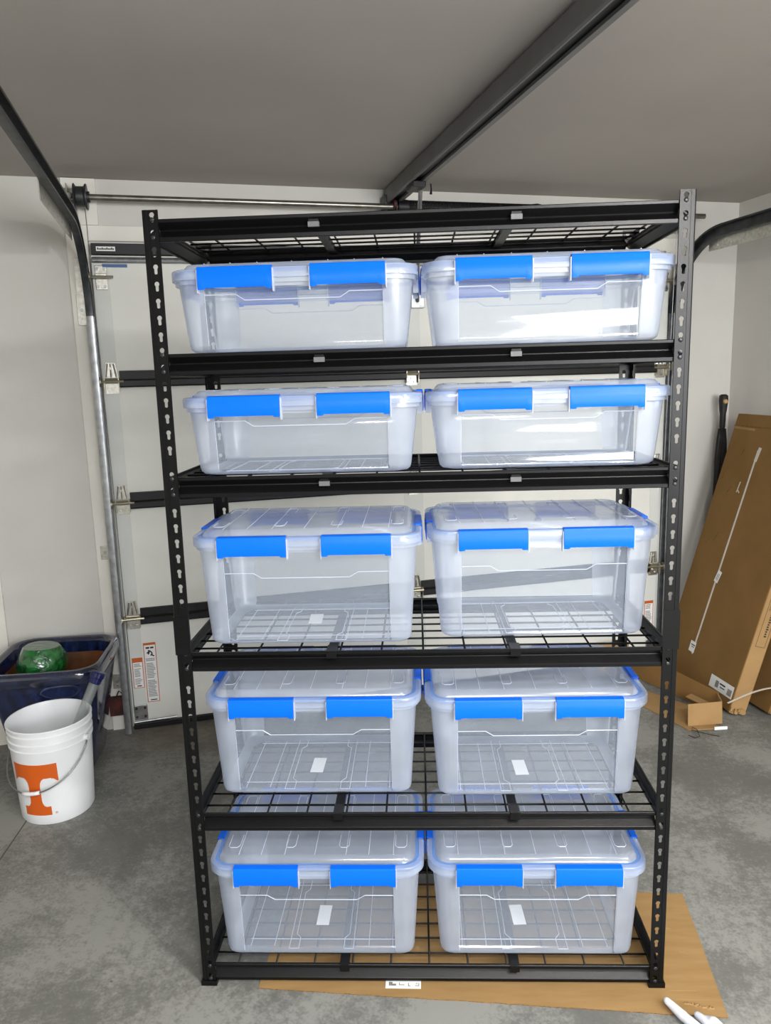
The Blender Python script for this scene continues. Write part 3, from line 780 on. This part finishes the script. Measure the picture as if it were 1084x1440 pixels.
tm = MB()   # torn and scuffed marks
for (x, y, l, w_) in ((1.23, -.012, .07, .0025), (1.24, -.040, .08, .003), (1.285, .21, .02, .006), (1.30, .12, .018, .005), (1.21, .19, .02, .003)):
    tm.box(x, x+l, y, y+w_, .0024, .0028)
tm.build('scuff_marks', M['kraft3'], sheet)
cr_ = MB(); rnd = random.Random(21)
for i in range(12):
    x = 1.252+.0058*i; y = -.050-.0018*i+rnd.uniform(-.004, .004)
    cr_.add([(x, y, .0024), (x+.010, y-.003+rnd.uniform(-.003, .003), .0024), (x+.006, y+.006+rnd.uniform(0, .005), .0024), (x+.005, y+.002, .0024+rnd.uniform(.001, .004))], [(0, 1, 3), (1, 2, 3), (2, 0, 3), (0, 2, 1)])
cr_.build('torn_patch', M['kraft3'], sheet)

# ------------------------------------------------------------------ white work glove at the front edge of the sheet
gl = MB()
def cap(p, q, r0, r1, n=10):
    p, q = Vector(p), Vector(q); L_ = (q-p).length; d = (q-p)/L_
    path, rad = [], []
    for t in (-.9, -.6, 0): path.append(p+d*r0*t); rad.append(r0*math.sqrt(max(.05, 1-t*t)))
    for t in (.33, .66): path.append(p+(q-p)*t); rad.append(r0+(r1-r0)*t)
    for t in (0, .6, .92): path.append(q+d*r1*t); rad.append(r1*math.sqrt(max(.05, 1-t*t)))
    gl.tube(path, rad, n)
cap((.03, -.05, .018), (.0, .005, .016), .016, .012); cap((0, .005, .016), (-.026, .050, .018), .013, .009)      # fore finger
cap((.075, -.05, .022), (.062, -.022, .026), .016, .014); cap((.062, -.022, .026), (.050, -.004, .016), .014, .010)
cap((.062, -.055, .020), (.048, -.012, .018), .014, .012); cap((.048, -.012, .018), (.036, .012, .014), .012, .009)
cap((.078, -.065, .018), (.076, -.035, .016), .013, .011); cap((.076, -.035, .016), (.066, -.018, .013), .011, .008)
cap((.02, -.09, .018), (-.012, -.062, .016), .015, .012); cap((-.012, -.062, .016), (-.026, -.038, .013), .012, .009)   # thumb
cap((.035, -.06, .020), (.055, -.13, .020), .024, .026); cap((.062, -.065, .020), (.075, -.13, .019), .022, .025); cap((.055, -.13, .020), (.07, -.185, .022), .027, .032)
glove = gl.build('work_glove', M['glove'], None, smooth=True, loc=(1.232, -.115, .0045))
tag(glove, 'crumpled white work glove on the floor in front of the cardboard', 'glove')
rmod = glove.modifiers.new('remesh', 'REMESH'); rmod.mode = 'VOXEL'; rmod.voxel_size = .0035; rmod.use_smooth_shade = True

# ------------------------------------------------------------------ blue glazed planter, its contents, bucket
POT = G(-.255, .262); PZ = .49
pot = empty('planter', POT, TH-R(8), 'large square planter with dark blue glaze standing against the wall', 'planter')
prof = [(.140, .004), (.150, .02), (.172, .16), (.196, .30), (.212, .40), (.218, .425), (.228, .435), (.234, .452), (.234, .474), (.228, .488), (.216, .492), (.204, .484), (.200, .470), (.196, .44), (.188, .36), (.184, .355)]
rings = [rrect(2*r, 2*r, r*.42, 6, z) for r, z in prof]
MB().loft(rings[:7], True, True, False).build('pot_body', M['glaze'], pot, smooth=True)
MB().loft(rings[6:13], True, False, False).build('pot_rim', M['glazerim'], pot, smooth=True)
inn = [(.200, .470), (.194, .44), (.191, .425), (.176, .34), (.150, .17), (.12, .06)]
ir = [rrect(2*r, 2*r, r*.42, 6, z) for r, z in inn]
MB().loft(ir[:3], True).build('inner_glaze', M['glaze'], pot, smooth=True)
MB().loft(ir[2:], True, False, True).build('inner_wall', M['clay'], pot, smooth=True)
# film-wrapped green bundle standing in the planter
gm = MB(); rnd = random.Random(11); rings = []
for j in range(15):
    t = j/14.0; z = t*.475
    r = .052+.048*min(1, t*1.7)-.016*max(0, t-.6)+(.004 if j % 3 == 0 else 0)
    r *= (.93 if j == 13 else .74 if j == 14 else 1)
    rings.append([((r*(1+.05*math.sin(3*a+j)+rnd.uniform(-.03, .03)))*math.cos(a), (r*(1+.05*math.sin(3*a+j)+rnd.uniform(-.03, .03)))*math.sin(a), z) for a in [2*PI*i/26 for i in range(26)]])
gm.loft(rings, True, True, True)
gb = gm.build('wrapped_bundle', M['green'], None, smooth='auto', loc=G(-.325, .30, .064)); gb.rotation_euler = (R(-3), R(3), 0)
tag(gb, 'shiny green film-wrapped bundle sitting inside the blue planter', 'bundle')

BK = G(-.224, .628)
bk = empty('bucket', BK, TH, 'white plastic bucket with an orange letter T in front of the planter', 'bucket')
bprof = [(0, .004), (.120, .004), (.127, .0), (.1305, .006), (.1325, .05), (.1445, .285), (.148, .286), (.1485, .292), (.1455, .296), (.1455, .310), (.1495, .312), (.1495, .318), (.1455, .322), (.146, .340), (.150, .342), (.150, .348), (.1465, .352), (.147, .362), (.1515, .364), (.1520, .370), (.1500, .373), (.1465, .372), (.143, .36), (.141, .29), (.129, .05), (.127, .010), (0, .010)]
MB().lathe(bprof, 56, (0, 0, 0)).build('bucket_body', M['bucket'], bk, smooth='auto')
# camera-facing direction in the bucket's frame
cdir = Vector((0.6017, -1.732, 0))-BK
base_ang = math.atan2(cdir.y, cdir.x)-TH
def bucket_r(z): return .1325+(.1445-.1325)*(z-.05)/.235
def wrap(poly, zc, ang, name, m_, parent, off=.0008, rows=70):
    """polygon in (arc metres, height) wrapped on the bucket wall"""
    ys = [p[1] for p in poly]; y0, y1 = min(ys), max(ys); mb = MB(); n = len(poly)
    for r_ in range(rows):
        ya, yb = y0+(y1-y0)*r_/rows, y0+(y1-y0)*(r_+1)/rows; ym = (ya+yb)/2; xs = []
        for i in range(n):
            a, b = poly[i], poly[(i+1) % n]
            if (a[1] <= ym) != (b[1] <= ym): xs.append(a[0]+(ym-a[1])*(b[0]-a[0])/(b[1]-a[1]))
        xs.sort()
        for x0, x1 in zip(xs[::2], xs[1::2]):
            k = max(1, int((x1-x0)/.006)); vs_ = []
            for i in range(k+1):
                x = x0+(x1-x0)*i/k
                for y in (ya, yb):
                    z = zc+y; rr = bucket_r(z)+off; th = ang+x/bucket_r(z)
                    vs_.append((rr*math.cos(th), rr*math.sin(th), z))
            mb.add(vs_, [(2*i, 2*i+2, 2*i+3, 2*i+1) for i in range(k)])
    return mb.build(name, m_, parent, smooth=True)
half = [(0, 1), (1, 1), (1, .66), (.94, .66), (.80, .715), (.60, .735), (.44, .73), (.34, .70), (.27, .64), (.25, .58), (.25, .30), (.27, .24), (.33, .19), (.42, .17), (.58, .165), (.58, 0), (0, 0)]
poly = [(x*.088, y*.205) for x, y in half]+[(-x*.088, y*.205) for x, y in reversed(half[1:-1])]
TA = base_ang-R(33)
logo = wrap(poly, .040, TA, 'letter_print', M['orange'], bk); logo['label'] = 'orange letter T'
ring_p = [(.0665+.0042*math.cos(2*PI*i/14), .007+.0042*math.sin(2*PI*i/14)) for i in range(14)]
mbr = MB()
rp_ = []
for x, y in ring_p:
    z = .040+y; th = TA+x/bucket_r(z); rp_.append(((bucket_r(z)+.0006)*math.cos(th), (bucket_r(z)+.0006)*math.sin(th), z))
mbr.tube(rp_, .0005, 4, closed=True)
for seg in ([(-.0014, -.002), (-.0014, .0022), (.0008, .0022), (.0014, .0012), (.0008, .0002), (-.0014, .0002)], [(0, .0002), (.0015, -.002)]):
    q = []
    for x, y in seg:
        z = .047+y; th = TA+(.0665+x)/bucket_r(z); q.append(((bucket_r(z)+.0006)*math.cos(th), (bucket_r(z)+.0006)*math.sin(th), z))
    mbr.tube(q, .00045, 4)
mbr.build('registered_mark', M['orange'], bk)
# wire bail hanging down at the front, with a white grip
EA = base_ang+R(52)
bail = []
for i in range(33):
    t = PI*i/32; th = EA-PI*i/32
    sag = math.sin(t)**.8
    rr = .1545+.010*math.sin(t)
    bail.append((rr*math.cos(th), rr*math.sin(th), .295-.150*sag))
MB().tube(bail, .0030, 6).build('bail_handle', M['wire'], bk, smooth=True)
MB().tube([tuple(1.004*c if j < 2 else c for j, c in enumerate(p)) for p in bail[13:18]], .0072, 10).build('grip', M['bucket'], bk, smooth=True, loc=(0,0,0))
for th in (EA, EA-PI):
    MB().tube([(.143*math.cos(th), .143*math.sin(th), .297), (.159*math.cos(th), .159*math.sin(th), .296)], .011, 12).build('bail_ear', M['bucket'], bk, smooth='auto')
# clear tube with a navy cap leaning in the bucket
P0, P1 = G(-.262, .655, .030), G(-.052, .545, .475)
td = (P1-P0).normalized(); tl = (P1-P0).length
tb = empty('storage_tube', P0, 0, 'clear plastic tube with a navy cap leaning in the white bucket', 'tube')
tb.rotation_mode = 'QUATERNION'; tb.rotation_quaternion = Vector((0, 0, 1)).rotation_difference(td)
MB().lathe([(0, 0), (.019, 0), (.020, .002), (.020, tl), (.0185, tl), (.0185, .003), (0, .003)], 24).build('tube_wall', M['tubeclear'], tb, smooth='auto')
MB().lathe([(0, .004), (.0165, .004), (.0165, .285), (.012, .290), (0, .291)], 20).build('paper_roll', M['tubewhite'], tb, smooth='auto')
capm = MB(); rg = []
for (r_, z_) in ((.0208, tl-.030), (.0225, tl-.028), (.0235, tl-.010), (.0245, tl-.006), (.027, tl-.004), (.027, tl+.012), (.025, tl+.016), (.018, tl+.018)):
    rg.append([((r_+(.0009 if i % 2 else 0))*math.cos(2*PI*i/36), (r_+(.0009 if i % 2 else 0))*math.sin(2*PI*i/36), z_) for i in range(36)])
capm.loft(rg, True, False, True).build('cap', M['navy'], tb)

# ------------------------------------------------------------------ leaning cartons on the right
def gv(a, b, z): return Vector((a, -b, z))
def carton(name, label, P1, u, v, t, extra=None, mats=None):
    """P1 near bottom corner of the big face, u along the bottom edge, v up the lean, t thickness (garage frame)"""
    c = empty(name, G(*P1), TH, label, 'cardboard box', 'cartons leaning on the right wall')
    U = gv(*u); V_ = gv(*v); Nn = U.cross(V_).normalized()
    if Nn.x < 0: Nn = -Nn
    lift = 0.0
    corners = [Vector(), U, V_, U+V_]
    lift = -min((q+Nn*t*k).z for q in corners for k in (0, 1))
    o = Vector((0, 0, lift+.001))
    MB().obox(o, U, V_, Nn*t).build('carton_body', (mats or M['kraft2']), c, bevel=.004)
    return c, o, U, V_, Nn
c1, o1, U1, V1, N1 = carton('flat_carton', 'long flat brown carton with a white strap leaning against the right wall', (2.695, .771, 0), (.095, -.651, 0), (.33, .10, 1.345), .085)
def onface(s_, t_, off=0.0): return o1+U1*s_+V1*t_-N1*off       # big face of carton 1
# narrow side facing the room: the light it catches put into a lighter kraft
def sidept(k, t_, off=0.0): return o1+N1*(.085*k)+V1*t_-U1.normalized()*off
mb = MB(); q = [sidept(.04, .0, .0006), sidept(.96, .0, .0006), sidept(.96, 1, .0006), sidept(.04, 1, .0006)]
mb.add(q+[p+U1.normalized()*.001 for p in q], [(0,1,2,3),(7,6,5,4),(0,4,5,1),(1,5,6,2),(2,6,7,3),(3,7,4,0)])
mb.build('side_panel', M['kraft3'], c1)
def face_strip(mb, a, b, w_, off, t=.0012):
    A, B = onface(*a), onface(*b); d = (B-A).normalized(); sdir = d.cross(N1).normalized()*w_/2
    q = [A-sdir-N1*off, B-sdir-N1*off, B+sdir-N1*off, A+sdir-N1*off]
    mb.add(q+[p-N1*t for p in q], [(3,2,1,0),(4,5,6,7),(0,1,5,4),(1,2,6,5),(2,3,7,6),(3,0,4,7)])
    return mb
face_strip(MB(), (.60, .875), (.62, .10), .012, .0004).build('strap', M['strap'], c1)
face_strip(MB(), (.585, .885), (.598, .835), .022, .0002).build('strap_end', M['strap'], c1)
face_strip(MB(), (0, .955), (1, .955), .004, .0).build('flap_fold', M['flute'], c1)
face_strip(MB(), (.72, .945), (1, .948), .012, .0002, .0006).build('tape', M['kraft3'], c1)
def face_label(cs, ct, wu, hv, rot, lines, name='shipping_label'):
    C0 = onface(cs, ct, .0016); e1 = U1.normalized(); e2 = V1.normalized()
    a, b = (e1*math.cos(rot)+e2*math.sin(rot)), (-e1*math.sin(rot)+e2*math.cos(rot))
    l_ = MB().obox(C0-a*wu/2-b*hv/2, a*wu, b*hv, -N1*.0006).build(name, M['paper'], c1)
    pr = MB()
    for (x, y, ww, hh) in lines:
        pr.obox(C0-a*wu/2-b*hv/2+a*(x*wu)+b*(y*hv)-N1*.0006, a*(ww*wu), b*(hh*hv), -N1*.0003)
    pr.build('label_print', M['print'], l_)
face_label(.60, .405, .034, .062, R(12), [(.25, .18+.1*i, .14, .06) for i in range(6)]+[(.55, .2+.09*i, .2, .05) for i in range(6)])
face_label(.64, .125, .050, .055, R(0), [(.1, .62, .7, .10), (.15, .45, .5, .07)])
face_label(.16, .062, .190, .060, R(-2), 
           [(.05+.02*i, .15, .010, .5) for i in range(9)]+[(.34, .58, .24, .12), (.34, .35, .2, .08)]+[(.62+.018*i, .2, .009, .55) for i in range(8)])
# printed frame and lettering on the narrow side
dN, dV, dO = N1, V1.normalized(), -U1.normalized()
def side_rect(mb, k0, k1, t0, t1, th=.0018):
    for (a0, a1, b0, b1) in ((k0, k1, t0, t0+th), (k0, k1, t1-th, t1), (k0, k0+th, t0, t1), (k1-th, k1, t0, t1)):
        mb.obox(o1+dN*a0+dV*b0+dO*.0006, dN*(a1-a0), dV*(b1-b0), dO*.0004)
    return mb
side_rect(MB(), .022, .070, .335, .660).build('printed_frame', M['print'], c1)
def side_text(txt, size, n0, v0, name):
    V, Fc = text_mesh(txt, size, .0003)
    mb = MB(); mb.add([o1+dN*n0+dV*v0+dO*.0008 - dV*x + dN*y for x, y, z in V], Fc)
    return mb.build(name, M['print'], c1, fix=False)
side_text('MADE IN CHINA', .012, .031, .600, 'printed_text')
side_text('1 PC', .013, .050, .630, 'printed_text')
tp = MB()
for i in range(16): tp.obox(o1+dN*.047+dV*(.385+.0115*i)+dO*.0006, dN*(.009+.003*((i*7) % 3 == 0)), dV*.0075, dO*.0003)
tp.build('printed_lettering', M['print'], c1)
tr_ = MB(); rnd = random.Random(3)
for i in range(26):
    k0 = rnd.uniform(.0, .9); p = o1+N1*(.085*k0)+V1*rnd.uniform(0, .012)+dO*.001
    tr_.obox(p, dO*rnd.uniform(.004, .012)+N1*rnd.uniform(-.004, .008), V1.normalized()*rnd.uniform(.004, .016), N1*rnd.uniform(.004, .012))
tr_.build('crushed_corner', M['kraft3'], c1)
sm_ = MB()
for (s_, t_, l_) in ((.83, .70, .03), (.80, .845, .03), (.95, .75, .05), (.80, .52, .04), (.9, .50, .03)):
    face_strip(sm_, (s_, t_), (s_-.03, t_+l_), .006, .0002, .0004)
sm_.build('dents', M['flute'], c1)
face_strip(face_strip(MB(), (.705, .715), (.695, .755), .006, .0002), (.700, .725), (.670, .715), .005, .0002).build('tear', M['strap'], c1)

c2, o2, U2, V2, N2 = carton('flat_carton', 'second flat brown carton wedged behind the strapped one by the right wall', (2.86, .835, 0), (.02, -.30, 0), (.25, .05, 1.15), .080)
mb = MB()
for i in range(18):
    p = o2+N2*(.08*rnd.uniform(0, .9))+V2*rnd.uniform(0, .012)-U2.normalized()*.001
    mb.obox(p, -U2.normalized()*rnd.uniform(.003, .010), V2.normalized()*rnd.uniform(.004, .014), N2*rnd.uniform(.004, .012))
mb.build('crushed_corner', M['kraft3'], c2)
# loose strap arching across the cartons
st = []
for i in range(21):
    t = i/20; st.append(G(2.655+.30*t, .81+.13*t, .09+.085*math.sin(t*PI*.72)))
sb = MB()
for j in range(len(st)-1):
    pass
rg = []
for j, p in enumerate(st):
    d = (st[min(j+1, 20)]-st[max(j-1, 0)]).normalized(); up = d.cross(EN).normalized()*.0007; sd = EN*.005
    rg.append([p-sd-up, p+sd-up, p+sd+up, p-sd+up])
lp_ = sb.loft(rg, True, True, True).build('packing_strap', M['strap'])
tag(lp_, 'loose white packing strap arching in front of the leaning cartons', 'strap')

# opened small carton on the floor, flaps folded
fc = empty('opened_carton', G(2.47, .62), TH, 'small opened tan cardboard box lying flat in front of the leaning cartons', 'cardboard box')
def panel(name, pts, th=.004, m_=None):
    pts = [Vector((a-2.47, -(b-.62), z)) for a, b, z in pts]
    nn = (pts[1]-pts[0]).cross(pts[-1]-pts[0]).normalized()*th
    n = len(pts)
    mb = MB().add(pts+[p+nn for p in pts], [tuple(reversed(range(n))), tuple(range(n, 2*n))]+[(i, (i+1) % n, n+(i+1) % n, n+i) for i in range(n)])
    return mb.build(name, m_ or M['kraft3'], fc)
panel('floor_panel', [(2.435, .835, .001), (2.58, .865, .001), (2.60, .62, .001), (2.43, .24, .001), (2.34, .30, .001)])
panel('front_wall', [(2.455, .800, .005), (2.615, .825, .005), (2.618, .812, .105), (2.458, .790, .105)])
panel('end_wall', [(2.615, .825, .005), (2.655, .745, .005), (2.658, .735, .105), (2.618, .812, .105)])
panel('back_wall', [(2.655, .745, .005), (2.545, .20, .005), (2.568, .20, .135), (2.662, .735, .110)], m_=M['kraft2'])
panel('back_flap', [(2.53, .18, .005), (2.40, .12, .005), (2.415, .10, .16), (2.56, .16, .17)])
panel('inner_flap', [(2.60, .72, .045), (2.645, .70, .045), (2.62, .60, .050), (2.575, .62, .050)])
panel('loose_flap', [(2.43, .24, .006), (2.36, .28, .006), (2.39, .42, .058), (2.45, .40, .050)])
fs = MB().obox((0, 0, 0), (.060, -.004, .0), (0, .008, 0), (0, 0, .014)).build('foam_strip', M['paper'], None, loc=G(2.545, .868, .0012), rot=(0, 0, TH-.12), bevel=.002)
tag(fs, 'short white foam strip at the corner of the opened small carton', 'foam strip')
zt = [G(2.405, .875, .003), G(2.415, .905, .003), G(2.44, .905, .006), G(2.462, .855, .012), G(2.452, .835, .016), G(2.44, .85, .011), G(2.47, .873, .005), G(2.505, .908, .003), G(2.525, .925, .003)]
zz = MB().tube([GO*0+p for p in zt], .0016, 6).build('cable_tie', M['umb'], None)
tag(zz, 'thin black cable tie curled on the floor before the opened carton', 'cable tie')

# folded black umbrella in the corner
um = empty('folded_umbrella', G(3.135, .085, 0), TH, 'folded black umbrella standing in the right corner behind the carton', 'umbrella')
rings = []
for z, r in ((.02, .005), (.06, .009), (.5, .020), (.9, .026), (1.10, .027), (1.22, .021), (1.28, .016)):
    rings.append([((r*(1+.22*math.cos(8*2*PI*i/48)))*math.cos(2*PI*i/48+z*2), (r*(1+.22*math.cos(8*2*PI*i/48)))*math.sin(2*PI*i/48+z*2), z) for i in range(48)])
MB().loft(rings, True, True, True).build('canopy', M['umb'], um, smooth=True)
MB().lathe([(.0, 0), (.004, .002), (.004, .06)], 8).build('tip', M['hardware'], um, smooth=True)
MB().lathe([(.010, 1.27), (.015, 1.29), (.016, 1.36), (.020, 1.385), (.021, 1.40), (.024, 1.43), (.022, 1.455), (.012, 1.462)], 16, (0, 0, 0), False, True).build('handle', M['umb'], um, smooth=True)
MB().lathe([(.006, 0), (.013, .002), (.010, .010), (0, .011)], 12).build('handle_badge', M['cork'], um, loc=(-.004, -.019, 1.425), rot=(PI/2, 0, -.2))
tag(MB().box(-.03, .03, -.022, 0, -.045, .045).tube([(0, -.01, .04), (.016, -.02, .075), (.03, -.012, .055)], .003, 6).build('door_sensor', M['rust'], None, loc=G(-.052, .017, .125), rot=(0, 0, TH), bevel=.004),
    'small rusty red door sensor low on the wall beside the track', 'sensor')

# tiny pieces that cannot be picked apart singly stay joined
for o in D.objects:
    if o.name.split('.')[0] in ('panel_ribs', 'floor_ribs', 'lid_ribs', 'latch_lugs', 'bolts', 'small_print', 'label_print', 'pictogram', 'scuff_marks', 'torn_patch',
                                'crushed_corner', 'dents', 'tear', 'printed_lettering', 'printed_text', 'registered_mark', 'printed_frame') and o.parent:
        o['kind'] = 'stuff'
